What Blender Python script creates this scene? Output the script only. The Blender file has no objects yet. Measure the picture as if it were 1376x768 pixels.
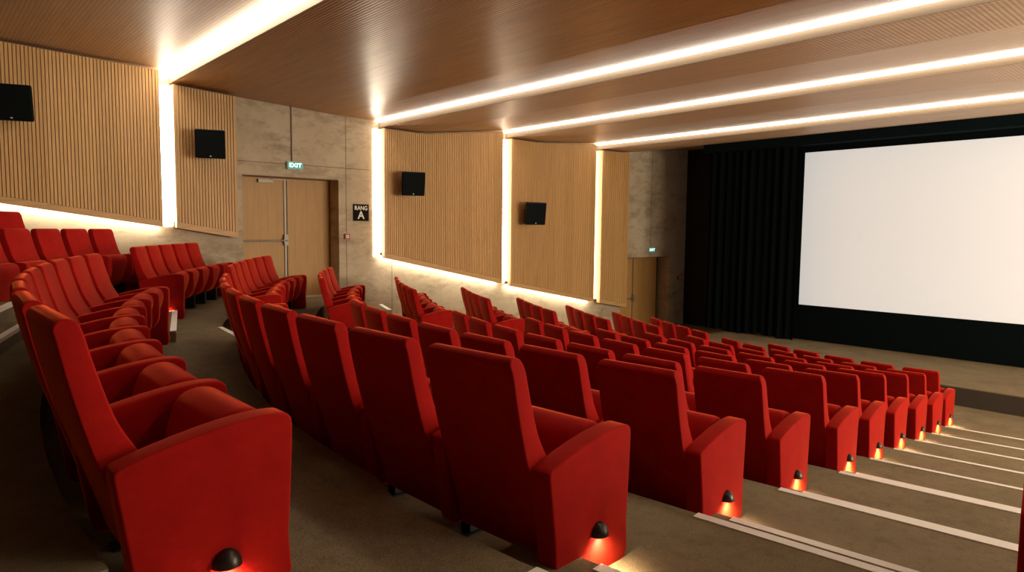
import bpy, bmesh, math, random
from mathutils import Vector, Matrix
random.seed(7)
SC = bpy.context.scene
COL = SC.collection
S = 0.75                 # metres per survey unit
Z0 = 3.72                # survey height of the lens above the lowest floor


def W(x, y, z):
    return Vector((x * S, y * S, (z + Z0) * S))


# ------------------------------------------------------------------ materials
def new_mat(name):
    m = bpy.data.materials.new(name)
    m.use_nodes = True
    return m, m.node_tree, m.node_tree.nodes['Principled BSDF']


def mat(name, col, rough=0.6, metal=0.0, emit=None, estr=0.0, spec=None):
    m, t, p = new_mat(name)
    p.inputs['Base Color'].default_value = (*col, 1)
    p.inputs['Roughness'].default_value = rough
    p.inputs['Metallic'].default_value = metal
    if spec is not None:
        p.inputs['Specular IOR Level'].default_value = spec
    if emit:
        p.inputs['Emission Color'].default_value = (*emit, 1)
        p.inputs['Emission Strength'].default_value = estr
    return m


def node(t, kind, **kw):
    n = t.nodes.new(kind)
    for k, v in kw.items():
        setattr(n, k, v)
    return n


def mapped(t, scale, kind='Object'):
    tc = node(t, 'ShaderNodeTexCoord')
    mp = node(t, 'ShaderNodeMapping')
    mp.inputs['Scale'].default_value = scale
    t.links.new(tc.outputs[kind], mp.inputs['Vector'])
    return mp.outputs['Vector']


def noise(t, vec, scale, detail=3, rough=0.5):
    n = node(t, 'ShaderNodeTexNoise')
    n.inputs['Scale'].default_value = scale
    n.inputs['Detail'].default_value = detail
    n.inputs['Roughness'].default_value = rough
    t.links.new(vec, n.inputs['Vector'])
    return n.outputs['Fac']


def ramp(t, fac, stops):
    r = node(t, 'ShaderNodeValToRGB')
    e = r.color_ramp.elements
    while len(e) < len(stops):
        e.new(0.5)
    for el, (p, c) in zip(e, stops):
        el.position = p
        el.color = (*c, 1)
    t.links.new(fac, r.inputs['Fac'])
    return r.outputs['Color']


def mix(t, a, b, fac, kind='MIX'):
    n = node(t, 'ShaderNodeMix', data_type='RGBA', blend_type=kind)
    for v, i in ((fac, 0), (a, 6), (b, 7)):
        if isinstance(v, (int, float)):
            n.inputs[i].default_value = v
        elif isinstance(v, tuple):
            n.inputs[i].default_value = (*v, 1)
        else:
            t.links.new(v, n.inputs[i])
    return n.outputs[2]


def bump(t, p, h, strength, dist):
    b = node(t, 'ShaderNodeBump')
    b.inputs['Strength'].default_value = strength
    b.inputs['Distance'].default_value = dist
    t.links.new(h, b.inputs['Height'])
    t.links.new(b.outputs['Normal'], p.inputs['Normal'])


def make_velvet():
    m, t, p = new_mat('red_velvet')
    v = mapped(t, (1, 1, 1))
    n = noise(t, v, 9, 4, 0.6)
    f = noise(t, v, 420, 2)
    c = ramp(t, n, [(0.3, (0.32, 0.0045, 0.0032)), (0.72, (0.43, 0.008, 0.0045))])
    c = mix(t, c, (0.25, 0.004, 0.003), ramp(t, f, [(0.45, (0, 0, 0)), (0.7, (0.6, 0.6, 0.6))]))
    t.links.new(c, p.inputs['Base Color'])
    p.inputs['Roughness'].default_value = 0.85
    p.inputs['Specular IOR Level'].default_value = 0.12
    p.inputs['Sheen Weight'].default_value = 0.9
    p.inputs['Sheen Roughness'].default_value = 0.3
    p.inputs['Sheen Tint'].default_value = (1.0, 0.15, 0.04, 1)
    bump(t, p, f, 0.25, 0.002)
    return m


def make_carpet():
    m, t, p = new_mat('brown_carpet')
    v = mapped(t, (1, 1, 1))
    big = noise(t, v, 2.2, 5, 0.62)
    mid = noise(t, v, 14, 4, 0.6)
    fine = noise(t, v, 330, 2, 0.6)
    c = ramp(t, big, [(0.3, (0.24, 0.193, 0.115)), (0.7, (0.345, 0.28, 0.172))])
    c = mix(t, c, (0.12, 0.085, 0.048), ramp(t, mid, [(0.5, (0, 0, 0)), (0.8, (0.45, 0.45, 0.45))]))
    c = mix(t, c, (0.05, 0.032, 0.016), ramp(t, fine, [(0.42, (0.6, 0.6, 0.6)), (0.62, (0, 0, 0))]))
    t.links.new(c, p.inputs['Base Color'])
    p.inputs['Roughness'].default_value = 0.95
    p.inputs['Specular IOR Level'].default_value = 0.1
    bump(t, p, fine, 0.6, 0.004)
    return m


def make_oak(name, light, dark, axis_scale, rough=0.45, plank=None, line=None, coat=0.0):
    """wood with the grain running along the axis whose scale is smallest; plank = (axis, width)
    gives boards of slightly different tone; line = (vector scale, depth) a fine milled relief"""
    m, t, p = new_mat(name)
    v = mapped(t, axis_scale)
    g = noise(t, v, 6, 6, 0.65)
    g2 = noise(t, v, 1.4, 3)
    c = ramp(t, g, [(0.25, dark), (0.75, light)])
    c = mix(t, c, tuple(0.72 * a for a in dark), ramp(t, g2, [(0.45, (0, 0, 0)), (0.8, (0.5, 0.5, 0.5))]))
    if plank:
        tc = node(t, 'ShaderNodeTexCoord')
        sx = node(t, 'ShaderNodeSeparateXYZ')
        t.links.new(tc.outputs['Object'], sx.inputs[0])
        d = node(t, 'ShaderNodeMath', operation='DIVIDE')
        t.links.new(sx.outputs[plank[0]], d.inputs[0])
        d.inputs[1].default_value = plank[1]
        fl = node(t, 'ShaderNodeMath', operation='FLOOR')
        t.links.new(d.outputs[0], fl.inputs[0])
        wn = node(t, 'ShaderNodeTexWhiteNoise', noise_dimensions='1D')
        t.links.new(fl.outputs[0], wn.inputs['W'])
        c = mix(t, c, ramp(t, wn.outputs['Value'], [(0, (0.88, 0.87, 0.84)), (1, (1, 1, 1))]), 1.0, 'MULTIPLY')
    t.links.new(c, p.inputs['Base Color'])
    p.inputs['Roughness'].default_value = rough
    p.inputs['Specular IOR Level'].default_value = 0.4
    if line:
        lv = mapped(t, line[0])
        wv = node(t, 'ShaderNodeTexWave', wave_type='BANDS', bands_direction=line[2][0].replace('D', 'X'), wave_profile='SIN')
        wv.inputs['Scale'].default_value = 1.0
        t.links.new(lv, wv.inputs['Vector'])
        fac = wv.outputs['Fac']
        if line[2] == 'DOTS':
            wy = node(t, 'ShaderNodeTexWave', wave_type='BANDS', bands_direction='Y', wave_profile='SIN')
            wy.inputs['Scale'].default_value = 1.0
            t.links.new(lv, wy.inputs['Vector'])
            mx = node(t, 'ShaderNodeMath', operation='MAXIMUM')
            t.links.new(fac, mx.inputs[0])
            t.links.new(wy.outputs['Fac'], mx.inputs[1])
            fac = mx.outputs[0]
        c2 = mix(t, c, tuple(0.35 * a for a in dark), ramp(t, fac, [(0.15, (0.75,) * 3), (0.55, (0, 0, 0))]))
        t.links.new(c2, p.inputs['Base Color'])
        bump(t, p, wv.outputs['Fac'], 0.35, line[1])
    return m


def make_concrete():
    m, t, p = new_mat('board_marked_concrete')
    v = mapped(t, (1, 1, 1))
    a = noise(t, v, 1.3, 9, 0.72)
    b = noise(t, mapped(t, (1, 0.8, 2.0)), 1.7, 10, 0.78)
    f = noise(t, v, 60, 3)
    c = ramp(t, a, [(0.3, (0.42, 0.33, 0.22)), (0.7, (0.58, 0.475, 0.335))])
    c = mix(t, c, (0.22, 0.165, 0.105), ramp(t, b, [(0.48, (0, 0, 0)), (0.68, (0.8, 0.8, 0.8))]))
    c = mix(t, c, (0.50, 0.44, 0.34), ramp(t, f, [(0.55, (0, 0, 0)), (0.8, (0.3, 0.3, 0.3))]))
    t.links.new(c, p.inputs['Base Color'])
    p.inputs['Roughness'].default_value = 0.8
    p.inputs['Specular IOR Level'].default_value = 0.2
    bump(t, p, b, 0.15, 0.01)
    return m


VELVET = make_velvet()
CARPET = make_carpet()
CONCRETE = make_concrete()
OAK_SLAT = make_oak('oak_slats', (0.76, 0.46, 0.185), (0.60, 0.335, 0.12), (6, 18, 0.8), 0.5, plank=('Y', 0.31))
OAK_RAIL = make_oak('oak_rail', (0.66, 0.40, 0.175), (0.54, 0.31, 0.12), (6, 1.0, 12), 0.5)
OAK_BACK = mat('oak_groove_backing', (0.36, 0.19, 0.068), 0.7)
OAK_DOOR = make_oak('oak_door', (0.54, 0.305, 0.095), (0.42, 0.22, 0.062), (6, 16, 0.7), 0.5)
OAK_CEIL = make_oak('oak_ceiling', (0.60, 0.30, 0.092), (0.34, 0.155, 0.045), (0.35, 7, 6), 0.33,
                    line=((1, 8.0, 1), 0.004, 'Y'))
PERF_CEIL = make_oak('perforated_ceiling', (0.72, 0.49, 0.30), (0.58, 0.38, 0.225), (0.6, 9, 6), 0.42,
                     line=((7.0, 7.0, 1), 0.004, 'DOTS'))
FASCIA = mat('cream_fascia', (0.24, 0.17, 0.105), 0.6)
WHITE_STRIP = mat('nosing_white', (0.86, 0.845, 0.78), 0.55)
GREY_METAL = mat('brushed_steel', (0.27, 0.235, 0.19), 0.5, 0.5)
BLACK_METAL = mat('black_steel', (0.012, 0.012, 0.012), 0.5, 0.3)
BRONZE = mat('dark_bronze', (0.045, 0.035, 0.028), 0.35, 0.7)
BLACK_PLASTIC = mat('black_plastic', (0.006, 0.008, 0.008), 0.55, spec=0.3)
GRILLE = mat('black_speaker_cloth', (0.004, 0.006, 0.0065), 0.85, spec=0.15)
DRAPE = mat('black_drape', (0.0045, 0.009, 0.010), 0.9, spec=0.1)
MASKING = mat('black_masking_cloth', (0.003, 0.006, 0.0065), 0.95, spec=0.05)
PELMET = mat('black_pelmet', (0.004, 0.009, 0.011), 0.95, spec=0.05)
SCREEN = mat('screen_white_glow', (0.80, 0.79, 0.77), 0.85, emit=(0.90, 0.98, 1.0), estr=0.38)  # weak emission stands in for projected light falling on the cloth
STAGE_BACK = mat('backstage_black', (0.01, 0.01, 0.01), 0.9)
LED = mat('led_warm_white', (1, 1, 1), 0.5, emit=(1.0, 0.91, 0.77), estr=8)
LED_REAR = mat('led_warm_white_rear', (1, 1, 1), 0.5, emit=(1.0, 0.90, 0.74), estr=11)
LED_WALL = mat('led_warm_white_wall', (1, 1, 1), 0.5, emit=(1.0, 0.89, 0.71), estr=17)
LED_PLINTH = mat('led_warm_white_plinth', (1, 1, 1), 0.5, emit=(1.0, 0.90, 0.72), estr=24)
LAMP_LENS = mat('lamp_lens', (1, 0.9, 0.7), 0.4, emit=(1.0, 0.76, 0.48), estr=40)
SIGN_GREEN = mat('exit_sign_green', (0.01, 0.16, 0.13), 0.4, emit=(0.02, 0.42, 0.34), estr=0.5)
SIGN_RIM = mat('exit_sign_rim', (0.45, 0.55, 0.50), 0.5)
SIGN_GLOW = mat('exit_sign_letters', (0.9, 1, 0.95), 0.5, emit=(0.8, 1.0, 0.92), estr=1.3)
PLATE_DARK = mat('sign_plate_dark', (0.014, 0.012, 0.008), 0.9, spec=0.05)
PLATE_WHITE = mat('sign_letters_cream', (0.80, 0.76, 0.66), 0.5)
ALARM_RED = mat('alarm_red', (0.42, 0.035, 0.02), 0.4)
ALARM_WHITE = mat('alarm_white', (0.75, 0.7, 0.62), 0.5)
JOINT = mat('concrete_joint_shadow_gap', (0.16, 0.12, 0.08), 0.9)
PAINT_DARK = mat('dark_wall_paint', (0.03, 0.022, 0.015), 0.8)
LOGO = mat('speaker_badge', (0.7, 0.75, 0.72), 0.4)
STONE = mat('pale_stone', (0.62, 0.57, 0.47), 0.7)


# ------------------------------------------------------------------ mesh helpers
def bx(bm, x0, x1, y0, y1, z0, z1):
    vs = [bm.verts.new((x, y, z)) for x in (x0, x1) for y in (y0, y1) for z in (z0, z1)]
    for f in ((0, 1, 3, 2), (4, 6, 7, 5), (0, 4, 5, 1), (2, 3, 7, 6), (0, 2, 6, 4), (1, 5, 7, 3)):
        bm.faces.new([vs[i] for i in f])
    return vs


def hexa(bm, a, b):
    """solid between two quads of points (each four, same order)"""
    A = [bm.verts.new(p) for p in a]
    B = [bm.verts.new(p) for p in b]
    bm.faces.new(A[::-1])
    bm.faces.new(B)
    for i in range(4):
        j = (i + 1) % 4
        bm.faces.new((A[i], A[j], B[j], B[i]))


def cyl(bm, p0, p1, r0, r1=None, n=14, caps=True):
    p0, p1 = Vector(p0), Vector(p1)
    r1 = r0 if r1 is None else r1
    d = (p1 - p0).normalized()
    a = d.orthogonal().normalized()
    b = d.cross(a)
    R0, R1 = [], []
    for i in range(n):
        t = 2 * math.pi * i / n
        o = a * math.cos(t) + b * math.sin(t)
        R0.append(bm.verts.new(p0 + o * r0))
        R1.append(bm.verts.new(p1 + o * r1))
    for i in range(n):
        j = (i + 1) % n
        bm.faces.new((R0[i], R0[j], R1[j], R1[i]))
    if caps:
        bm.faces.new(R0[::-1])
        bm.faces.new(R1)


def catmull(pts, n=3):
    out = []
    L = len(pts)
    for i in range(L):
        p0, p1, p2, p3 = (Vector(pts[(i + k - 1) % L]) for k in range(4))
        for k in range(n):
            t = k / n
            out.append(0.5 * ((2 * p1) + (p2 - p0) * t + (2 * p0 - 5 * p1 + 4 * p2 - p3) * t * t
                              + (3 * p1 - p0 - 3 * p2 + p3) * t ** 3))
    return out


def soft_slab(profile, x0, x1, bev, smooth=3, crown=0.0, taper=None):
    """a (y,z) outline pulled across x with rounded rims; survey units in, metres out"""
    bm = bmesh.new()
    pr = catmull(profile, smooth) if smooth else [Vector(p) for p in profile]
    A = [bm.verts.new((x0 * S, p[0] * S, p[1] * S)) for p in pr]
    B = [bm.verts.new((x1 * S, p[0] * S, p[1] * S)) for p in pr]
    n = len(pr)
    fa = bm.faces.new(A)
    fb = bm.faces.new(B[::-1])
    for i in range(n):
        j = (i + 1) % n
        bm.faces.new((A[j], A[i], B[i], B[j]))
    bmesh.ops.recalc_face_normals(bm, faces=bm.faces)
    rim = list(fa.edges) + list(fb.edges)
    bmesh.ops.bevel(bm, geom=rim, offset=bev * S, segments=4, profile=0.5, affect='EDGES', clamp_overlap=True)
    if taper:
        for v in bm.verts:
            v.co.x *= taper(v.co.z / S)
    bmesh.ops.triangulate(bm, faces=[f for f in bm.faces if len(f.verts) > 4])
    return bm


def link(name, bm_or_me, m=None, parent=None, smooth=True):
    if isinstance(bm_or_me, bmesh.types.BMesh):
        bmesh.ops.recalc_face_normals(bm_or_me, faces=bm_or_me.faces)
        me = bpy.data.meshes.new(name)
        bm_or_me.to_mesh(me)
        bm_or_me.free()
        if smooth:
            me.shade_smooth()
            me.set_sharp_from_angle(angle=math.radians(40))
        for x in (m if isinstance(m, (list, tuple)) else [m]):
            me.materials.append(x)
    else:
        me = bm_or_me
    o = bpy.data.objects.new(name, me)
    COL.objects.link(o)
    if parent:
        o.parent = parent
    return o


def thing(name, label, cat, loc=(0, 0, 0), rz=0.0, group=None):
    o = bpy.data.objects.new(name, None)
    o.empty_display_size = 0.1
    COL.objects.link(o)
    o.location = loc
    o.rotation_euler = (0, 0, rz)
    return tag(o, label, cat, group)


def tag(o, label, cat, group=None):
    o['label'] = label
    o['category'] = cat
    if group:
        o['group'] = group
    return o


def struct(name, bm, m, smooth=False):
    o = link(name, bm, m, smooth=smooth)
    o['kind'] = 'structure'
    return o


TRIM = [0]


def trim(bm, m):
    TRIM[0] += 1
    return struct('trim_%d' % TRIM[0], bm, m)


# ------------------------------------------------------------------ survey of the seating
def arc(ex, ey, ph, kap, s, fwd=0.0):
    a = ph - kap * s
    x = ex - (math.sin(ph) - math.sin(a)) / kap
    y = ey - (math.cos(a) - math.cos(ph)) / kap
    return x - math.sin(a) * fwd, y + math.cos(a) * fwd, a


ROWS = 'ABCDEFGHIJ'
EX = [-2.6317, -2.1768, -2.4073, -2.6713, -2.8692, -3.1372, -3.3985, -3.6393, -3.8788, -4.1302]
EY = [0.4951, 2.1575, 3.7273, 5.2741, 6.8160, 8.3044, 9.8265, 11.3676, 12.9031, 14.4292]
ZR = [-1.4509, -1.7086, -2.0063, -2.2869, -2.5230, -2.7596, -2.9945, -3.2393, -3.4692, -3.6680]
PH = [0.0431, 0.1161, 0.1248, 0.1279, 0.1339, 0.1417, 0.1408, 0.1314, 0.1200, 0.1116]
KA = [0.0669, 0.0744, 0.0820, 0.0969, 0.1029, 0.1055, 0.1127, 0.1240, 0.1320, 0.1294]
NC = [9, 9, 7, 7, 7, 6, 6, 6, 6, 5]
LB = {'A': (-11.7946, 2.6424, -0.4463, 0.0451), 'B': (-10.2369, 3.5681, -0.3885, 0.0516),
      'C': (-11.0819, 5.4634, -0.3659, 0.0713), 'D': (-11.0474, 7.3637, -0.3552, 0.0517),
      'E': (-10.6299, 8.8676, -0.3739, 0.0564), 'F': (-9.6993, 9.8327, -0.3860, 0.0537),
      'G': (-9.3315, 11.0823, -0.4103, 0.0516), 'H': (-9.0839, 12.5211, -0.4250, 0.0508),
      'I': (-8.8213, 13.9909, -0.3922, 0.0476), 'Z': tuple(arc(-10.7933, 0.5424, -0.5465, 0.0421, -0.769)) + (0.0421,),
      'Y': (-11.55, -0.75, -0.56, 0.0421)}
NL = {'A': 5, 'B': 6, 'C': 5, 'D': 5, 'E': 4, 'F': 4, 'G': 4, 'H': 4, 'I': 4, 'Z': 6, 'Y': 5}
ZZ, ZY = -1.1785, -0.90
PITCH, EDGE = 0.769, 0.038
FWD = [-0.20, -0.20, -0.20, -0.20, -0.17, -0.26, -0.38, -0.44, -0.46, -0.42]
XL, XR, YB, YF = -16.05, 7.0, -6.5, 23.2


# ------------------------------------------------------------------ terraced floor
def curve(k):
    """edge of the step behind row k, from the left wall to the right wall; also the marks along it"""
    if k in ('Y', 'Z'):
        q, n = LB[k], NL[k]
        c = (EX[0] + 0.1, EY[0] - (1.62 if k == 'Z' else 3.2), PH[0], KA[0])
        nc, fwd = 9, -0.2
    else:
        i = ROWS.index(k)
        c, nc, fwd = (EX[i], EY[i], PH[i], KA[i]), NC[i], FWD[i]
        q, n = LB.get(k), NL.get(k, 0)
    pts = []
    if q:
        end = arc(*q, n * PITCH + 0.1, fwd)
        wall_y = {'B': 5.55, 'A': 5.1}.get(k, end[1] + (end[0] - XL) * math.tan(-end[2]) * 0.6)
        pts.append((XL, wall_y))
        m0 = len(pts)
        for j in range(9):
            pts.append(arc(*q, (n * PITCH + 0.1) * (1 - j / 8), fwd)[:2])
        m1 = len(pts) - 1
    else:
        x, y, a = arc(*c, nc * PITCH + 2 * EDGE, fwd)
        pts.append((XL, y + (x - XL) * math.tan(-a) * 0.55))
        m0 = m1 = 0
    m2 = len(pts)
    for j in range(17):
        f2 = (-0.03 if k == 'A' else -0.11) + (0.22 * (1 - j / 16) if k == 'B' else 0)
        if j > 13 and k != 'A':
            f2 = fwd
        pts.append(arc(*c, (nc * PITCH + 2 * EDGE) * (1 - j / 16), f2)[:2])
    pts.append(arc(*c, 0.0, fwd)[:2])
    m3 = len(pts) - 1
    a = c[2]
    x, y = pts[-1]
    for st in (1.78, 3.0, 5.0):
        a2 = a + (0 if st < 2 else 0.12 * (st - 1.6) / 2)
        d = st if st == 1.78 else (1.4 if st == 3.0 else 2.0)
        x, y = x + d * math.cos(a2), y + d * math.sin(a2)
        pts.append((x, y))
    m4 = m3 + 1
    if pts[-1][0] < XR:
        a2 = a + 0.3
        pts.append((XR, y + (XR - x) * math.tan(a2)))
    return pts, (m0, m1, m2, m3, m4)


ORDER = ['Y', 'Z'] + list(ROWS)
CUR = {k: curve(k) for k in ORDER}
LEVEL = {'Y': ZY, 'Z': ZZ}
LEVEL.update(dict(zip(ROWS, ZR)))


def terrace(back, front, z, depth):
    bm = bmesh.new()
    poly = [p for p in front] + [p for p in reversed(back)]
    top = [bm.verts.new(W(x, y, z)) for x, y in poly]
    bot = [bm.verts.new(W(x, y, z - depth)) for x, y in poly]
    bm.faces.new(top)
    bm.faces.new(bot[::-1])
    n = len(poly)
    for i in range(n):
        j = (i + 1) % n
        bm.faces.new((top[j], top[i], bot[i], bot[j]))
    bmesh.ops.triangulate(bm, faces=[f for f in bm.faces if len(f.verts) > 4])
    return bm


struct('floor', terrace([(XL, YB), (XR, YB)], CUR['Y'][0], -0.62, 0.8), CARPET)
for k, nx in zip(ORDER, ORDER[1:]):
    struct('floor', terrace(CUR[k][0], CUR[nx][0], LEVEL[k], 0.7), CARPET)
struct('floor', terrace(CUR['J'][0], [(XL, YF), (XR, YF)], LEVEL['J'], 0.4), CARPET)


def nosing(p, q, z, w=0.066, h=0.006, drop=0.03):
    """a white strip laid on a step's edge from p to q (front edge line), with a small lip"""
    p, q = Vector(p), Vector(q)
    d = (q - p).normalized()
    nb = Vector((d.y, -d.x))            # towards the back (uphill)
    if nb.y > 0:
        nb = -nb
    f = -nb * 0.006
    bm = bmesh.new()
    def P(v, zz):
        return W(v.x, v.y, zz)
    hexa(bm, [P(p + f, z), P(q + f, z), P(q + nb * w, z), P(p + nb * w, z)],
         [P(p + f, z + h), P(q + f, z + h), P(q + nb * w, z + h), P(p + nb * w, z + h)])
    hexa(bm, [P(p + f, z - drop), P(q + f, z - drop), P(q, z - drop), P(p, z - drop)],
         [P(p + f, z), P(q + f, z), P(q, z), P(p, z)])
    trim(bm, WHITE_STRIP)


up = {k: (LEVEL[ORDER[i - 1]] if i else -0.62) for i, k in enumerate(ORDER)}
for k in ORDER:
    pts, (m0, m1, m2, m3, m4) = CUR[k]
    zt = up[k]
    # right-hand aisle
    a, b = Vector(pts[m3]), Vector(pts[m4])
    d = (b - a).normalized()
    nf = Vector((-d.y, d.x))
    if k in ROWS:
        nosing(a + d * 0.085, b - d * 0.02, zt, w=0.066 if k in 'ABCDE' else 0.055)
    if k in 'BCDE':                       # half step in the aisle
        zm = (zt + LEVEL[k]) / 2
        bm = bmesh.new()
        a2, b2 = a - d * 0.32, b
        dep = 0.43
        q = [a2, b2, b2 + nf * dep, a2 + nf * dep]
        hexa(bm, [W(v.x, v.y, LEVEL[k] - 0.1) for v in q], [W(v.x, v.y, zm) for v in q])
        struct('floor', bm, CARPET)
        nosing(a + nf * dep + d * 0.125, b2 + nf * dep - d * 0.02, zm)
        nosing(a2 + nf * dep, a + nf * dep - d * 0.14, zm)
    # left-hand aisle
    if m1:
        a, b = Vector(pts[m1]), Vector(pts[m2])
        if (b - a).length > 0.35:
            d = (b - a).normalized()
            nf = Vector((-d.y, d.x))
            nosing(a + d * 0.05, b - d * 0.03, zt)
            if k == 'A':
                zm = (zt + LEVEL[k]) / 2
                bm = bmesh.new()
                q = [a, b, b + nf * 0.72, a + nf * 0.72]
                hexa(bm, [W(v.x, v.y, LEVEL[k] - 0.1) for v in q], [W(v.x, v.y, zm) for v in q])
                struct('floor', bm, CARPET)
                nosing(a + nf * 0.72 + d * 0.05, b + nf * 0.72 - d * 0.03, zm)
        # stair along the left wall
        a, b = Vector(pts[0]), Vector(pts[m0])
        if k not in 'YZAB' and (b - a).length > 0.4:
            d = (b - a).normalized()
            nosing(a + d * 0.05, b - d * 0.1, zt, w=0.1)

# two steps of the left-hand aisle that reach forward behind the nearest row
p0, p1 = Vector((-7.2, 0.43)), Vector((-9.9, 1.19))
d = (p1 - p0).normalized()
nb = Vector((d.y, -d.x))
if nb.y > 0:
    nb = -nb
for off, z, dep in ((0.0, -1.04, 0.3), (0.27, ZY - 0.004, 1.3)):
    q = [p0 + nb * off, p1 + nb * off, p1 + nb * (off + dep), p0 + nb * (off + dep)]
    bm = bmesh.new()
    hexa(bm, [W(v.x, v.y, ZZ - 0.1) for v in q], [W(v.x, v.y, z) for v in q])
    struct('floor', bm, CARPET)
    nosing(q[0], q[1], z)

# ------------------------------------------------------------------ seats
ARM = [(0.085, 0.0), (0.35, 0.0), (0.616, 0.0), (0.628, 0.2), (0.641, 0.42), (0.649, 0.60), (0.649, 0.665), (0.640, 0.694),
       (0.610, 0.710), (0.540, 0.714), (0.460, 0.709), (0.330, 0.690), (0.160, 0.652), (0.040, 0.617), (0.008, 0.603),
       (-0.001, 0.580), (0.012, 0.48), (0.045, 0.25)]
HP = PITCH / 2


def prof_panel():
    bm = bmesh.new()
    return soft_slab(ARM, -0.061, 0.061, 0.022, 3)


def prof_arm():
    pr = [(0.075, 0.12), (0.16, 0.105), (0.25, 0.12), (0.36, 0.20), (0.50, 0.245), (0.595, 0.33)] + ARM[4:17] + [(0.045, 0.27)]
    return soft_slab(pr, -0.052, 0.052, 0.026, 3)


def prof_seat():
    pr = [(0.30, 0.24), (0.39, 0.20), (0.47, 0.24), (0.53, 0.36), (0.580, 0.50), (0.605, 0.61), (0.585, 0.685),
          (0.52, 0.715), (0.44, 0.700), (0.385, 0.64), (0.345, 0.50), (0.305, 0.33)]
    return soft_slab(pr, -0.288, 0.288, 0.06, 3)


def prof_back():
    pr = [(0.125, 0.125), (0.08, 0.27), (0.02, 0.465), (-0.049, 0.682), (-0.103, 0.899), (-0.135, 1.06), (-0.141, 1.098), (-0.125, 1.125),
          (-0.10, 1.132), (-0.07, 1.125), (-0.052, 1.095), (-0.029, 1.00), (0.004, 0.879), (0.048, 0.746), (0.115, 0.62),
          (0.185, 0.48), (0.215, 0.36), (0.215, 0.25), (0.195, 0.14), (0.15, 0.11)]
    return soft_slab(pr, -0.310, 0.310, 0.042, 4, taper=lambda z: 1.0 if z < 1.03 else 1.0 - 0.15 * (1 - math.sqrt(max(0.0, 1 - ((z - 1.03) / 0.108) ** 2))))


def leg_bm():
    bm = bmesh.new()
    bx(bm, -0.040 * S, 0.040 * S, 0.20 * S, 0.49 * S, 0.012 * S, 0.27 * S)
    bx(bm, -0.055 * S, 0.055 * S, 0.14 * S, 0.5 * S, 0.0, 0.014 * S)
    bmesh.ops.bevel(bm, geom=[e for e in bm.edges], offset=0.004, segments=1, affect='EDGES')
    return bm


def bracket_bm():
    """cross bar under the seat that carries the folded cushion"""
    bm = bmesh.new()
    cyl(bm, (-0.295 * S, 0.30 * S, 0.25 * S), (0.295 * S, 0.30 * S, 0.25 * S), 0.018)
    for x in (-0.2, 0.2):
        bx(bm, (x - 0.02) * S, (x + 0.02) * S, 0.12 * S, 0.36 * S, 0.22 * S, 0.26 * S)
    return bm


def hood_bm():
    """half-dome hood of an aisle lamp, flat side on the panel (x = 0), opening downwards"""
    bm = bmesh.new()
    nu, nv = 16, 7
    rx, ry, rz = 0.040, 0.043, 0.050
    g = []
    for i in range(nu + 1):
        u = math.pi * i / nu
        row = []
        for j in range(nv + 1):
            v = math.pi / 2 * j / nv
            row.append(bm.verts.new((rx * math.sin(u) * math.cos(v), ry * math.cos(u) * math.cos(v), rz * math.sin(v))))
        g.append(row)
    for i in range(nu):
        for j in range(nv):
            bm.faces.new((g[i][j], g[i + 1][j], g[i + 1][j + 1], g[i][j + 1]))
    bmesh.ops.remove_doubles(bm, verts=bm.verts, dist=1e-5)
    bmesh.ops.recalc_face_normals(bm, faces=bm.faces)
    bmesh.ops.solidify(bm, geom=bm.faces[:], thickness=0.003)
    return bm


def lens_bm():
    bm = bmesh.new()
    pts = [(0.032 * math.sin(math.pi * i / 10), 0.036 * math.cos(math.pi * i / 10)) for i in range(11)]
    A = [bm.verts.new((x + 0.003, y, 0.004)) for x, y in pts]
    B = [bm.verts.new((x + 0.003, y, 0.012)) for x, y in pts]
    bm.faces.new(A[::-1])
    bm.faces.new(B)
    n = len(pts)
    for i in range(n):
        j = (i + 1) % n
        bm.faces.new((A[i], A[j], B[j], B[i]))
    return bm


def mesh_of(name, bm, m):
    o = link(name, bm, m)
    me = o.data
    bpy.data.objects.remove(o)
    return me


ME = {'end_panel': mesh_of('end_panel', prof_panel(), VELVET), 'armrest': mesh_of('armrest', prof_arm(), VELVET),
      'seat': mesh_of('seat', prof_seat(), VELVET), 'backrest': mesh_of('backrest', prof_back(), VELVET),
      'leg': mesh_of('leg', leg_bm(), BLACK_METAL), 'bracket': mesh_of('seat_bracket', bracket_bm(), BLACK_METAL),
      'hood': mesh_of('aisle_lamp', hood_bm(), BRONZE), 'lens': mesh_of('lamp_lens', lens_bm(), LAMP_LENS)}
SPOT = bpy.data.lights.new('aisle_lamp_beam', 'SPOT')
SPOT.energy = 17.0
SPOT.color = (1.0, 0.74, 0.44)
SPOT.spot_size = math.radians(140)
SPOT.spot_blend = 0.9
SPOT.shadow_soft_size = 0.018


def part(name, key, parent, x=0.0, y=0.0, z=0.0, rz=0.0):
    o = link(name, ME[key], parent=parent)
    o.location = (x * S, y * S, z * S)
    o.rotation_euler = (0, 0, rz)
    return o


def lamp(panel, lit=True, lz=0.20):
    h = part('aisle_lamp', 'hood', panel, 0.061, 0.375, lz)
    h['label'] = 'dark bronze half-dome aisle lamp'
    if not lit:
        return
    part('lamp_lens', 'lens', panel, 0.061, 0.375, lz)
    l = bpy.data.objects.new('aisle_lamp_beam', SPOT)
    COL.objects.link(l)
    l.parent = panel
    l.location = (0.061 * S + 0.022, 0.375 * S, (lz - 0.002) * S)
    l.rotation_euler = (0, math.radians(6), 0)


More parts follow.
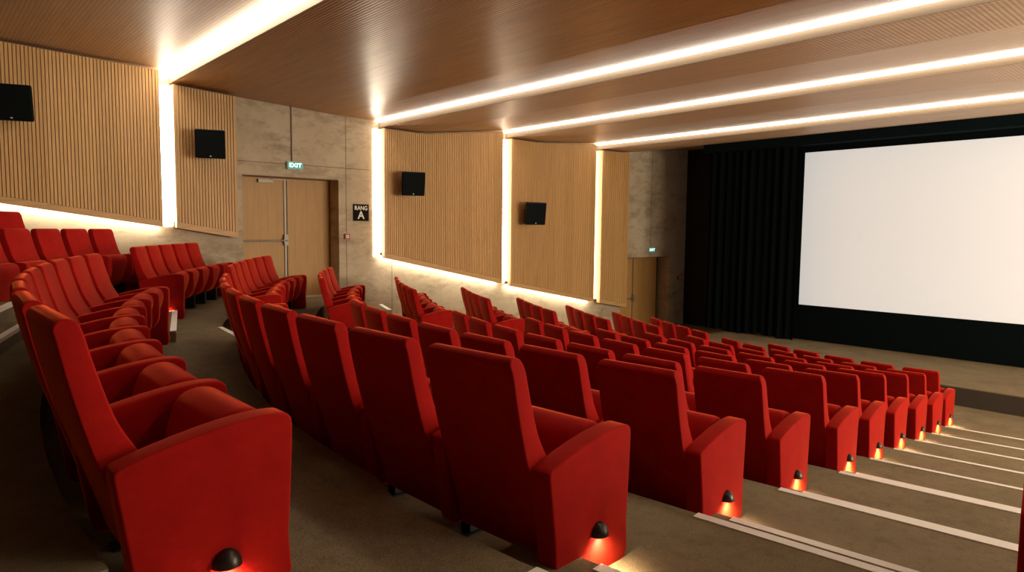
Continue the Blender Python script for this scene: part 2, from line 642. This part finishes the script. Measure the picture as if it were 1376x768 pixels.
def seat_at(x, y, z, a, label, group, right_end=False, left_end=False, lit=True, lamp_on=True, kap=0.0):
    t = thing('cinema_seat', label, 'seat', W(x, y, z), a, group)
    part('seat', 'seat', t)
    part('backrest', 'backrest', t)
    b = part('seat_bracket', 'bracket', t)
    if right_end:
        p = part('end_panel', 'end_panel', t, HP - 0.023)
        if lamp_on:
            lamp(p, lit, 0.155 if 'nearest central' in label else 0.20)
    if left_end:
        part('end_panel', 'end_panel', t, -HP + 0.023)
    else:
        b2 = -kap * PITCH / 2
        part('armrest', 'armrest', t, -HP, kap * PITCH * HP / 4, 0, b2)
        part('leg', 'leg', t, -HP, kap * PITCH * HP / 4, 0, b2)
    return t


ORD = ['', 'first', 'second', 'third', 'fourth', 'fifth', 'sixth', 'seventh', 'eighth', 'ninth', 'tenth']
ROWNAME = ['nearest', 'second', 'third', 'fourth', 'fifth', 'sixth', 'seventh', 'eighth', 'ninth', 'frontmost']
for i, k in enumerate(ROWS):
    for j in range(1, NC[i] + 1):
        x, y, a = arc(EX[i], EY[i], PH[i], KA[i], EDGE + (j - 0.5) * PITCH)
        if j == 1:
            lab = 'red cinema seat with a lit aisle lamp, end of the %s central row' % ROWNAME[i]
        elif j == NC[i]:
            lab = 'red cinema seat at the far left end of the %s central row' % ROWNAME[i]
        else:
            lab = 'red cinema seat, %s from the lamp-lit end of the %s central row' % (ORD[j], ROWNAME[i])
        seat_at(x, y, ZR[i], a, lab, 'red seats of the central block', j == 1, j == NC[i], kap=KA[i])
LBNAME = {'Y': 'rearmost left row', 'Z': 'left row behind the speaker panel', 'A': 'left row just before the double door',
          'B': 'left row fronting the double door', 'C': 'left row just past the double door',
          'D': 'second left row past the double door', 'E': 'third left row past the double door',
          'F': 'fourth left row past the double door', 'G': 'fifth left row past the double door',
          'H': 'sixth left row past the double door', 'I': 'frontmost left row'}
LBNAME['Z'] = 'left row second from the back'
for k, q in LB.items():
    n = NL[k]
    z = LEVEL[k]
    for j in range(1, n + 1):
        if k == 'Y' and j != n - 1 and j != n:
            continue
        x, y, a = arc(*q, EDGE + (j - 0.5) * PITCH)
        lab = 'red cinema seat, %s from the aisle, %s' % (ORD[j], LBNAME[k])
        seat_at(x, y, z, a, lab, 'red seats of the left block', j == 1, j == n, lit=k not in 'C', lamp_on=True, kap=q[3])
# the one seat of the right-hand block that reaches into the frame
a = PH[2]
l = 1.655 + HP
x, y = EX[2] + l * math.cos(a) - 0.26 * math.sin(a), EY[2] + l * math.sin(a) + 0.26 * math.cos(a)
seat_at(x, y, ZR[2], a + 0.06, 'red cinema seat cut by the right edge, across the stepped aisle', None, True, True, lamp_on=False)

# ------------------------------------------------------------------ left concrete wall with two doorways
def wall_left():
    bm = bmesh.new()
    x0, x1 = (XL - 0.57) * S, XL * S
    zb, zt = -0.5 * S, (4.3 + Z0) * S
    D1 = (5.80, 8.21, -1.7086, 1.215)
    D2 = (19.3, 22.2, ZR[9], -0.95)
    def seg(y0, y1, za, zc):
        bx(bm, x0, x1, y0 * S, y1 * S, za, zc)
    seg(YB, D1[0], zb, zt)
    seg(D1[0], D1[1], (D1[3] + Z0) * S, zt)
    seg(D1[0], D1[1], zb, (D1[2] + Z0) * S)
    seg(D1[1], D2[0], zb, zt)
    seg(D2[0], D2[1], (D2[3] + Z0) * S, zt)
    seg(D2[0], D2[1], zb, (D2[2] + Z0) * S)
    seg(D2[1], YF, zb, zt)
    return bm


struct('wall_left', wall_left(), CONCRETE)
bm = bmesh.new(); bx(bm, XR * S, (XR + 0.3) * S, YB * S, YF * S, -0.5 * S, (4.3 + Z0) * S)
struct('wall_right', bm, PAINT_DARK)
bm = bmesh.new(); bx(bm, (XL - 0.57) * S, (XR + 0.3) * S, (YB - 0.3) * S, YB * S, -0.5 * S, (4.3 + Z0) * S)
struct('wall_back', bm, PAINT_DARK)
bm = bmesh.new(); bx(bm, (XL - 0.57) * S, (XR + 0.3) * S, YF * S, (YF + 0.3) * S, -0.5 * S, (4.3 + Z0) * S)
struct('wall_front', bm, STAGE_BACK)
# shadow joints of the concrete formwork
for y0, y1, z0, z1 in ((5.62, 9.1, 1.515, 1.53), (8.41, 8.425, -1.9, 1.515), (8.41, 8.425, 1.53, 2.85),
                       (20.95, 20.97, -0.93, 3.0), (9.75, 9.765, -2.2, -0.9)):
    bm = bmesh.new()
    bx(bm, XL * S, XL * S + 0.0012, y0 * S, y1 * S, (z0 + Z0) * S, (z1 + Z0) * S)
    trim(bm, JOINT)


def door(name, y0, ym, y1, zb, zt, bar_z, closer_y, dark=1.0):
    root = bpy.data.objects.new(name, None)
    COL.objects.link(root)
    root.location = W(XL, (y0 + y1) / 2, zb)
    root['kind'] = 'structure'
    inv = root.location.copy()
    def add(nm, bm, m):
        o = link(nm, bm, m, root, smooth=False)
        for v in o.data.vertices:
            v.co -= inv
        return o
    xa, xb = (XL - 0.55) * S, (XL - 0.49) * S
    for a, b in ((y0 + 0.01, ym - 0.012), (ym + 0.012, y1 - 0.01)):
        bm = bmesh.new()
        bx(bm, xa, xb, a * S, b * S, (zb + 0.01 + Z0) * S, (zt - 0.012 + Z0) * S)
        add('door_leaf', bm, OAK_DOOR)
    # push bar on the left leaf, vertical rod at the meeting edge, closer at the top
    bm = bmesh.new()
    z = (bar_z + Z0) * S
    cyl(bm, (xb + 0.065, (y0 + 0.06) * S, z), (xb + 0.065, (ym - 0.03) * S, z), 0.016)
    for yy in (y0 + 0.08, ym - 0.09):
        bx(bm, xb, xb + 0.075, (yy - 0.03) * S, (yy + 0.03) * S, z - 0.035, z + 0.035)
    add('push_bar', bm, GREY_METAL)
    bm = bmesh.new()
    bx(bm, xb, xb + 0.022, (ym - 0.075) * S, (ym - 0.025) * S, (zb + 0.02 + Z0) * S, (zt - 0.05 + Z0) * S)
    bx(bm, xb, xb + 0.06, (ym - 0.10) * S, (ym - 0.0) * S, z - 0.09, z + 0.11)
    add('latch_rod', bm, GREY_METAL)
    bm = bmesh.new()
    bx(bm, xb, xb + 0.055, (closer_y - 0.16) * S, (closer_y + 0.20) * S, (zt - 0.13 + Z0) * S, (zt - 0.05 + Z0) * S)
    bx(bm, xb + 0.015, xb + 0.035, (closer_y + 0.2) * S, (ym + 0.06) * S, (zt - 0.055 + Z0) * S, (zt - 0.03 + Z0) * S)
    add('door_closer', bm, GREY_METAL)
    bm = bmesh.new()
    bx(bm, xa - 0.01, xb + 0.01, (y1 - 0.012) * S, y1 * S, (zb + Z0) * S, (zt + Z0) * S)
    bx(bm, xa - 0.01, xb + 0.01, y0 * S, (y0 + 0.012) * S, (zb + Z0) * S, (zt + Z0) * S)
    bx(bm, xa - 0.01, xb + 0.01, y0 * S, y1 * S, (zt - 0.012 + Z0) * S, (zt + Z0) * S)
    add('door_frame', bm, mat(name + '_frame_brown', (0.16, 0.09, 0.04), 0.6))
    bm = bmesh.new()
    bx(bm, xb + 0.005, XL * S, (y0 + 0.01) * S, (y1 - 0.01) * S, (zb + Z0) * S, (zb + 0.015 + Z0) * S)
    add('door_sill', bm, STONE)
    return root


door('door_1', 5.80, 7.06, 8.21, -1.7086, 1.215, -0.31, 6.50)
door('door_2', 19.3, 20.62, 22.05, ZR[9], -0.95, -2.53, 20.0)

# ------------------------------------------------------------------ timber wall panels
XP = -15.75


def ceil_z(y):
    P = CEIL_PTS
    for (a, za), (b, zb) in zip(P, P[1:]):
        if a <= y <= b and b > a:
            return za + (zb - za) * (y - a) / (b - a)
    return P[-1][1]


CEIL_PTS = [(YB, 3.71), (4.10, 3.27), (4.30, 3.03), (5.60, 2.95), (8.24, 2.82), (9.20, 2.81), (9.37, 2.64), (10.59, 2.62),
            (13.45, 2.97), (13.75, 2.79), (15.04, 2.77), (17.55, 2.96), (17.86, 2.78), (19.30, 2.80), (22.6, 3.19), (YF, 3.2)]
PANELS = [(-1.6, 4.03, 0.83, -0.0), (4.30, 5.59, -0.02, -0.235), (9.36, 13.40, -0.75, -1.60), (13.74, 17.52, -1.69, -2.41),
          (17.84, 19.28, -2.47, -2.72)]
PLAB = ['long slatted oak wall panel at the left edge, behind the rear seats',
        'narrow slatted oak wall panel beside the double door',
        'wide slatted oak wall panel right of the lettered sign',
        'slatted oak wall panel between the third and fourth light slots',
        'narrow slatted oak wall panel beside the far door']
SL = 0.0607
for (y0, y1, b0, b1), lab in zip(PANELS, PLAB):
    t = thing('slatted_wall_panel', lab, 'wall panel', W(XL, (y0 + y1) / 2, (b0 + b1) / 2), 0, 'slatted oak wall panels')
    inv = t.location.copy()
    def bot(y):
        return b0 + (b1 - b0) * (y - y0) / (y1 - y0)
    def prism(bm, xa, xb, ya, yb, za, zb_, zc, zd):
        """x from xa to xb, y from ya to yb, bottoms za/zb_ and tops zc/zd at ya/yb"""
        hexa(bm, [W(xa, ya, za), W(xb, ya, za), W(xb, yb, zb_), W(xa, yb, zb_)],
             [W(xa, ya, zc), W(xb, ya, zc), W(xb, yb, zd), W(xa, yb, zd)])
    cuts = [y0 + 0.02] + [p[0] for p in CEIL_PTS if y0 + 0.05 < p[0] < y1 - 0.05] + [y1 - 0.008]
    bm = bmesh.new()
    for ya, yb in zip(cuts, cuts[1:]):
        prism(bm, XL + 0.16, XP - 0.029, ya, yb, bot(ya) + 0.05, bot(yb) + 0.05, ceil_z(ya + 1e-4) - 0.05, ceil_z(yb - 1e-4) - 0.05)
    o = link('backing_board', bm, OAK_BACK, t, smooth=False)
    for v in o.data.vertices:
        v.co -= inv
    bm = bmesh.new()
    n = int((y1 - y0 - 0.05) / SL)
    st = (y1 - y0 - 0.05) / n
    for q in range(n):
        ya = y0 + 0.05 + q * st
        yb = ya + st * 0.76
        prism(bm, XP - 0.03, XP, ya, yb, bot(ya) + 0.13, bot(yb) + 0.13, ceil_z(ya) - 0.06, ceil_z(yb) - 0.06)
    o = link('slats', bm, OAK_SLAT, t, smooth=False)
    for v in o.data.vertices:
        v.co -= inv
    bm = bmesh.new()
    prism(bm, XL + 0.16, XP + 0.004, y0, y1, b0, b1, b0 + 0.125, b1 + 0.125)           # bottom rail
    prism(bm, XL + 0.16, XP + 0.004, y1 - 0.02, y1, b1 + 0.126, b1 + 0.126, ceil_z(y1 - .03) - 0.05, ceil_z(y1 - 1e-3) - 0.05)
    prism(bm, XL + 0.003, XP + 0.004, y0, y0 + 0.045, bot(y0) + 0.126, bot(y0 + .045) + 0.126, ceil_z(y0 + 1e-3) - 0.05, ceil_z(y0 + .045) - 0.05)
    o = link('frame_rail', bm, OAK_RAIL, t, smooth=False)
    for v in o.data.vertices:
        v.co -= inv

# ------------------------------------------------------------------ ceiling
def ceil_section(pts, m, thick=0.12):
    bm = bmesh.new()
    for (a, za), (b, zb) in zip(pts, pts[1:]):
        hexa(bm, [W(XL, a, za), W(XR, a, za), W(XR, b, zb), W(XL, b, zb)],
             [W(XL, a, za + thick), W(XR, a, za + thick), W(XR, b, zb + thick), W(XL, b, zb + thick)])
    o = struct('ceiling', bm, m)
    return o


ceil_section([(YB, 3.71), (4.119, 3.27)], PERF_CEIL)
ceil_section([(4.315, 3.03), (5.60, 2.95), (8.24, 2.82), (9.249, 2.815)], OAK_CEIL)
ceil_section([(9.385, 2.64), (10.59, 2.62), (13.629, 2.985)], PERF_CEIL)
ceil_section([(13.765, 2.79), (15.04, 2.77), (17.739, 2.975)], PERF_CEIL)
ceil_section([(17.875, 2.78), (19.30, 2.80), (22.6, 3.19), (YF, 3.2)], PERF_CEIL)
bm = bmesh.new(); bx(bm, (XL - .57) * S, (XR + .3) * S, (YB - .3) * S, (YF + .3) * S, (4.3 + Z0) * S, (4.4 + Z0) * S)
struct('ceiling', bm, STAGE_BACK)
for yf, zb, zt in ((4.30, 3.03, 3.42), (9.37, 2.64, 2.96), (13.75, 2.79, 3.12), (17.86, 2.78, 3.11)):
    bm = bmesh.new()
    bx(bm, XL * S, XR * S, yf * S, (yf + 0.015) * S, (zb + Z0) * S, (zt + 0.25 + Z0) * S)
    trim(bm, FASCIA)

# ------------------------------------------------------------------ light strips
LEDLAB = ['wide ceiling light strip nearest the camera, above the left speakers', 'long ceiling light strip below the dark oak ceiling, second from camera',
          'third ceiling light strip from the camera', 'ceiling light strip closest to the cinema screen']
for (ya, yb, z), lab in zip(((4.12, 4.28, 3.20), (9.25, 9.355, 2.775), (13.63, 13.735, 2.93), (17.74, 17.845, 2.92)), LEDLAB):
    t = thing('ceiling_light_strip', lab, 'light strip', W(XL + 0.02, (ya + yb) / 2, z), 0, 'ceiling light strips')
    L = (XR - XL - 0.04) * S
    h = (yb - ya) / 2 * S
    dz = -0.05 if ya < 5 else -0.004
    tz = 0.055 if ya < 5 else 0.036
    bm = bmesh.new(); bx(bm, 0, L, -h, h, dz, tz)
    link('diffuser', bm, LED_REAR if ya < 5 else LED, t, smooth=False)
    bm = bmesh.new(); bx(bm, 0, L, -h, h, tz + 0.0005, tz + 0.02)
    link('channel', bm, GREY_METAL, t, smooth=False)
WLAB = ['glowing upright light slot between the two leftmost slatted panels', 'glowing upright light slot right of the lettered sign',
        'glowing upright light slot between the wide panel and the next', 'glowing upright light slot nearest the far door']
for (ya, yb, zb), lab in zip(((4.10, 4.297, -0.0), (9.19, 9.357, -0.74), (13.52, 13.737, -1.62), (17.64, 17.837, -2.43)), WLAB):
    zt = ceil_z(yb) - 0.06
    t = thing('wall_light_strip', lab, 'light strip', W(XL, (ya + yb) / 2, zb), 0, 'upright wall light strips')
    h = (yb - ya) / 2 * S
    bm = bmesh.new(); bx(bm, 0.004, 0.014, -h, h, 0.01, (zt - zb) * S)
    link('diffuser', bm, LED_WALL, t, smooth=False)
    bm = bmesh.new(); bx(bm, 0.001, 0.0035, -h, h, 0.01, (zt - zb) * S)
    link('channel', bm, GREY_METAL, t, smooth=False)
PLW = ['slanted light strip under the leftmost slatted panel', None, 'slanted light strip under the wide slatted panel past the sign',
       'slanted light strip under the fourth slatted panel', None]
for (y0, y1, b0, b1), lab in zip(PANELS, PLW):
    if not lab:
        continue
    t = thing('panel_light_strip', lab, 'light strip', W(XL, y0, b0), 0, 'slanted strips under the wall panels')
    inv = t.location.copy()
    for nm, za, zc, m in (('diffuser', 0.012, 0.028, LED_PLINTH), ('channel', 0.029, 0.06, GREY_METAL)):
        bm = bmesh.new()
        hexa(bm, [W(XL + 0.02, y0, b0 + za), W(XL + 0.14, y0, b0 + za), W(XL + 0.14, y1, b1 + za), W(XL + 0.02, y1, b1 + za)],
             [W(XL + 0.02, y0, b0 + zc), W(XL + 0.14, y0, b0 + zc), W(XL + 0.14, y1, b1 + zc), W(XL + 0.02, y1, b1 + zc)])
        o = link(nm, bm, m, t, smooth=False)
        for v in o.data.vertices:
            v.co -= inv

# ------------------------------------------------------------------ loudspeakers
def speaker(yc, zc, w, h, lab, yaw=0.35, pitch=0.16):
    """wedge cabinet hung on a bracket from the slatted wall"""
    base = W(XP + 0.004, yc, zc)
    t = thing('wall_speaker', lab, 'speaker', base, 0, 'loudspeakers on the slatted wall')
    w *= S; h *= S
    body = bpy.data.objects.new('cabinet', None)
    bpy.data.objects.remove(body)
    M = Matrix.Translation((0.16 + 0.1, 0, 0)) @ Matrix.Rotation(-yaw, 4, 'Z') @ Matrix.Rotation(pitch, 4, 'Y')
    def fin(nm, bm, m):
        o = link(nm, bm, m, t, smooth=False)
        for v in o.data.vertices:
            v.co = M @ v.co
        return o
    bm = bmesh.new()
    d = 0.26
    hexa(bm, [(-d / 2, -w * .36, -h * .46), (d / 2, -w / 2, -h / 2), (d / 2, w / 2, -h / 2), (-d / 2, w * .36, -h * .46)],
         [(-d / 2, -w * .36, h * .46), (d / 2, -w / 2, h / 2), (d / 2, w / 2, h / 2), (-d / 2, w * .36, h * .46)])
    bmesh.ops.bevel(bm, geom=bm.edges[:], offset=0.012, segments=2, affect='EDGES')
    fin('cabinet', bm, BLACK_PLASTIC)
    bm = bmesh.new()
    bx(bm, d / 2 + 0.0005, d / 2 + 0.014, -w * .47, w * .47, -h * .47, h * .47)
    bmesh.ops.bevel(bm, geom=bm.edges[:], offset=0.005, segments=1, affect='EDGES')
    fin('grille', bm, GRILLE)
    bm = bmesh.new()
    bx(bm, d / 2 + 0.0145, d / 2 + 0.017, -0.012, 0.014, -h * .43, -h * .40)
    fin('badge', bm, LOGO)
    bm = bmesh.new()
    bx(bm, 0.0, 0.012, -0.06, 0.06, -0.09, 0.09)
    bx(bm, 0.012, 0.2, -0.018, 0.018, -0.02, 0.02)
    link('wall_bracket', bm, BLACK_METAL, t, smooth=False)


speaker(1.52, 2.20, 0.68, 0.64, 'black wall speaker cut by the left edge, on the leftmost slatted panel')
speaker(4.92, 1.77, 0.60, 0.60, 'black wall speaker on the narrow slatted panel beside the double door')
speaker(9.98, 1.20, 0.62, 0.62, 'black wall speaker on the wide slatted panel past the sign')
speaker(14.36, 0.53, 0.66, 0.68, 'black wall speaker farthest along the wall, on the fourth slatted panel')

# ------------------------------------------------------------------ signs, alarms, conduit
def text(nm, body, size, loc, m, parent, depth=0.002, wscale=1.0):
    c = bpy.data.curves.new(nm, 'FONT')
    c.body = body
    c.size = size
    c.extrude = depth / 2
    c.offset = 0.002 * size / 0.1
    c.align_x = 'CENTER'
    c.align_y = 'CENTER'
    o = bpy.data.objects.new(nm, c)
    COL.objects.link(o)
    c.materials.append(m)
    bpy.context.view_layer.update()
    me = bpy.data.meshes.new_from_object(o.evaluated_get(bpy.context.evaluated_depsgraph_get()))
    bpy.data.objects.remove(o)
    o = bpy.data.objects.new(nm, me)
    COL.objects.link(o)
    if not me.materials:
        me.materials.append(m)
    o.parent = parent
    o.location = loc
    o.rotation_euler = (math.radians(90), 0, math.radians(90))
    o.scale = (wscale, 1, 1)
    return o


def exit_sign(yc, zc, w, h, lab):
    t = thing('exit_sign', lab, 'sign', W(XL, yc, zc) + Vector((0.001, 0, 0)), 0, 'green exit signs')
    w *= S; h *= S
    bm = bmesh.new()
    bx(bm, 0.0, 0.05, -w / 2, w / 2, -h / 2, h / 2)
    bmesh.ops.bevel(bm, geom=bm.edges[:], offset=0.008, segments=2, affect='EDGES')
    link('housing', bm, SIGN_RIM, t)
    bm = bmesh.new()
    bx(bm, 0.0505, 0.055, -w * .46, w * .46, -h * .42, h * .42)
    link('face', bm, SIGN_GREEN, t, smooth=False)
    text('lettering', 'EXIT', h * 0.72, (0.0565, 0, 0), SIGN_GLOW, t, wscale=1.15)


exit_sign(7.05, 1.495, 0.40, 0.185, 'green lit exit sign above the large double door')
exit_sign(21.0, -0.68, 0.36, 0.19, 'small green exit sign above the far door near the curtain')
t = thing('row_sign', 'dark square sign lettered RANG A on the concrete wall', 'sign', W(XL, 8.83, 0.415) + Vector((0.001, 0, 0)))
bm = bmesh.new()
bx(bm, 0, 0.012, -0.225 * S, 0.225 * S, -0.215 * S, 0.215 * S)
link('plate', bm, PLATE_DARK, t, smooth=False)
text('lettering', 'RANG', 0.112, (0.0135, 0, 0.085), PLATE_WHITE, t, wscale=0.9)
text('lettering', 'A', 0.205, (0.0135, 0, -0.055), PLATE_WHITE, t)


def alarm(yc, zc, lab):
    t = thing('fire_alarm', lab, 'alarm', W(XL, yc, zc) + Vector((0.001, 0, 0)), 0, 'red fire alarm boxes')
    bm = bmesh.new(); bx(bm, 0, 0.045, -0.052, 0.052, -0.052, 0.052)
    bmesh.ops.bevel(bm, geom=bm.edges[:], offset=0.006, segments=2, affect='EDGES')
    link('box', bm, ALARM_RED, t)
    bm = bmesh.new(); bx(bm, 0.0455, 0.048, -0.026, 0.026, -0.026, 0.026)
    link('button_plate', bm, ALARM_WHITE, t, smooth=False)
    bm = bmesh.new(); cyl(bm, (0.0482, 0, 0), (0.052, 0, 0), 0.013)
    link('button', bm, ALARM_RED, t)


alarm(8.42, -0.20, 'small red fire alarm box beside the large double door')
alarm(22.78, -1.80, 'small red fire alarm box at the curtain edge, past the far door')
bm = bmesh.new()
cyl(bm, W(XL, 7.0, 1.60) + Vector((0.02, 0, 0)), W(XL, 7.0, 2.90) + Vector((0.02, 0, 0)), 0.016)
for z in (1.8, 2.3, 2.75):
    p = W(XL, 7.0, z)
    bx(bm, p.x + 0.001, p.x + 0.012, p.y - 0.035, p.y + 0.035, p.z - 0.012, p.z + 0.012)
tag(link('conduit_pipe', bm, mat('conduit_grey', (0.40, 0.34, 0.26), 0.5)), 'thin grey conduit pipe running up from the exit sign to the ceiling', 'pipe')

# ------------------------------------------------------------------ stage, curtain, screen
YC = 20.15
ST_Z = -3.26
bm = bmesh.new()
bx(bm, -12.3 * S, XR * S, 16.85 * S, YF * S, (ZR[9] - 0.05 + Z0) * S, (ST_Z - 0.02 + Z0) * S)
struct('floor', bm, mat('stage_front_dark', (0.055, 0.045, 0.03), 0.9))
bm = bmesh.new()
bx(bm, -12.3 * S, XR * S, 16.85 * S, YF * S, (ST_Z - 0.02 + Z0) * S, (ST_Z + Z0) * S)
struct('floor', bm, CARPET)


def curtain_mesh(x0, x1, y, z0, z1, amp, per):
    bm = bmesh.new()
    n = int((x1 - x0) / per * 12)
    rows = 7
    g = []
    ph = 0.0
    for i in range(n + 1):
        x = x0 + (x1 - x0) * i / n
        ph += 2 * math.pi / 12 * (1 + 0.35 * math.sin(i * 0.37) * math.cos(i * 0.11))
        col = []
        for r in range(rows + 1):
            f = r / rows
            a = amp * (0.75 + 0.25 * math.sin(i * 0.13)) * (1.05 - 0.35 * f)
            zz = z0 + (z1 - z0) * f
            if r == 0:
                zz += 0.03 * math.sin(i * 0.09) + 0.02 * math.sin(i * .31)
            p = W(x + 0.02 * math.sin(ph * 2), y + a * math.sin(ph), zz)
            col.append(bm.verts.new(p))
        g.append(col)
    for i in range(n):
        for r in range(rows):
            bm.faces.new((g[i][r], g[i + 1][r], g[i + 1][r + 1], g[i][r + 1]))
    bmesh.ops.solidify(bm, geom=bm.faces[:], thickness=0.006)
    return bm


o = link('stage_curtain', curtain_mesh(-13.05, -9.98, YC, ST_Z + 0.03, 2.59, 0.075, 0.27), DRAPE)
tag(o, 'tall black pleated stage curtain left of the cinema screen', 'curtain')
bm = bmesh.new()
bx(bm, -13.22 * S, XR * S, (YC - 0.16) * S, (YC + 0.25) * S, (2.60 + Z0) * S, (2.875 + Z0) * S)
tag(link('stage_pelmet', bm, PELMET, smooth=False), 'long black pelmet across the top of the curtain and screen', 'pelmet')
YS = YC + 0.42
SX0, SX1, SZ0, SZ1 = -10.03, 1.2, -2.185, 2.43
t = thing('projection_screen', 'large blank white cinema screen on the end wall', 'screen', W((SX0 + SX1) / 2, YS, SZ0))
bm = bmesh.new()
w = (SX1 - SX0) / 2 * S
bx(bm, -w, w, 0, 0.01, 0, (SZ1 - SZ0) * S)
link('screen_cloth', bm, SCREEN, t, smooth=False)
t2 = thing('screen_masking', 'flat black masking below and around the white screen', 'masking', W((SX0 + SX1) / 2, YS - 0.03, ST_Z))
hz = lambda z: (z - ST_Z) * S
bm = bmesh.new(); bx(bm, -w - 0.6, w + 0.5, 0, 0.015, 0.012, hz(SZ0)); link('lower_masking', bm, MASKING, t2, smooth=False)
bm = bmesh.new(); bx(bm, -w - 0.6, w + 0.5, 0, 0.015, hz(SZ1), hz(2.84)); link('upper_masking', bm, MASKING, t2, smooth=False)
bm = bmesh.new(); bx(bm, -w - 0.6, -w, 0, 0.015, hz(SZ0), hz(SZ1)); link('side_masking', bm, MASKING, t2, smooth=False)
bm = bmesh.new(); bx(bm, w, w + 0.5, 0, 0.015, hz(SZ0), hz(SZ1)); link('side_masking', bm, MASKING, t2, smooth=False)

# ------------------------------------------------------------------ lamps of the unseen right-hand wall (same slots as on the left) and added ceiling fill
def area(nm, a, b, width, watt, rot, col=(1.0, 0.87, 0.68)):
    l = bpy.data.lights.new(nm, 'AREA')
    l.shape = 'RECTANGLE'
    a, b = Vector(a), Vector(b)
    l.size = (b - a).length
    l.size_y = width
    l.energy = watt
    l.color = col
    o = bpy.data.objects.new(nm, l)
    COL.objects.link(o)
    o.location = (a + b) / 2
    xa = (b - a).normalized()
    zc = -Vector(rot).normalized()
    zc = (zc - xa * zc.dot(xa)).normalized()
    yc = zc.cross(xa)
    o.rotation_euler = Matrix((xa, yc, zc)).transposed().to_euler()
    return o


for ya, yb, za, zb in ((9.36, 13.4, -0.75, -1.6), (13.7, 17.5, -1.7, -2.4)):
    area('right_wall_lamp', W(XR - 0.3, ya, (za + zb) / 2 + 1.4), W(XR - 0.3, yb, (za + zb) / 2 + 1.4), 1.4, 500, (-1, 0, -0.08))
# added unseen fill lights that brighten the ceiling from along the right wall
for ya, yb in ((9, 14), (15, 20)):
    area('ceiling_fill', W(XR - 0.4, ya, 1.7), W(XR - 0.4, yb, 1.7), 0.3, 230, (-0.55, 0, 0.84))

# ------------------------------------------------------------------ camera and render look
cam = bpy.data.cameras.new('camera')
co = bpy.data.objects.new('camera', cam)
COL.objects.link(co)
F, PSI, TH, RO = 922.9955, 0.8511, 0.0809, 0.0102
f = Vector((-math.sin(PSI) * math.cos(TH), math.cos(PSI) * math.cos(TH), -math.sin(TH)))
r = Vector((math.cos(PSI), math.sin(PSI), 0))
u = r.cross(f)
r2 = r * math.cos(RO) + u * math.sin(RO)
u2 = u * math.cos(RO) - r * math.sin(RO)
M = Matrix((r2, u2, -f)).transposed().to_4x4()
M.translation = W(0, 0, 0)
co.matrix_world = M
cam.sensor_width = 36
cam.lens = F * 36 / 1376
cam.clip_start = 0.05
SC.camera = co
w = bpy.data.worlds.new('world')
w.use_nodes = True
w.node_tree.nodes['Background'].inputs[0].default_value = (0, 0, 0, 1)
SC.world = w
SC.view_settings.view_transform = 'Standard'
SC.view_settings.look = 'None'
SC.view_settings.gamma = 1
SC.view_settings.use_curve_mapping = False
SC.view_settings.exposure = 0.0
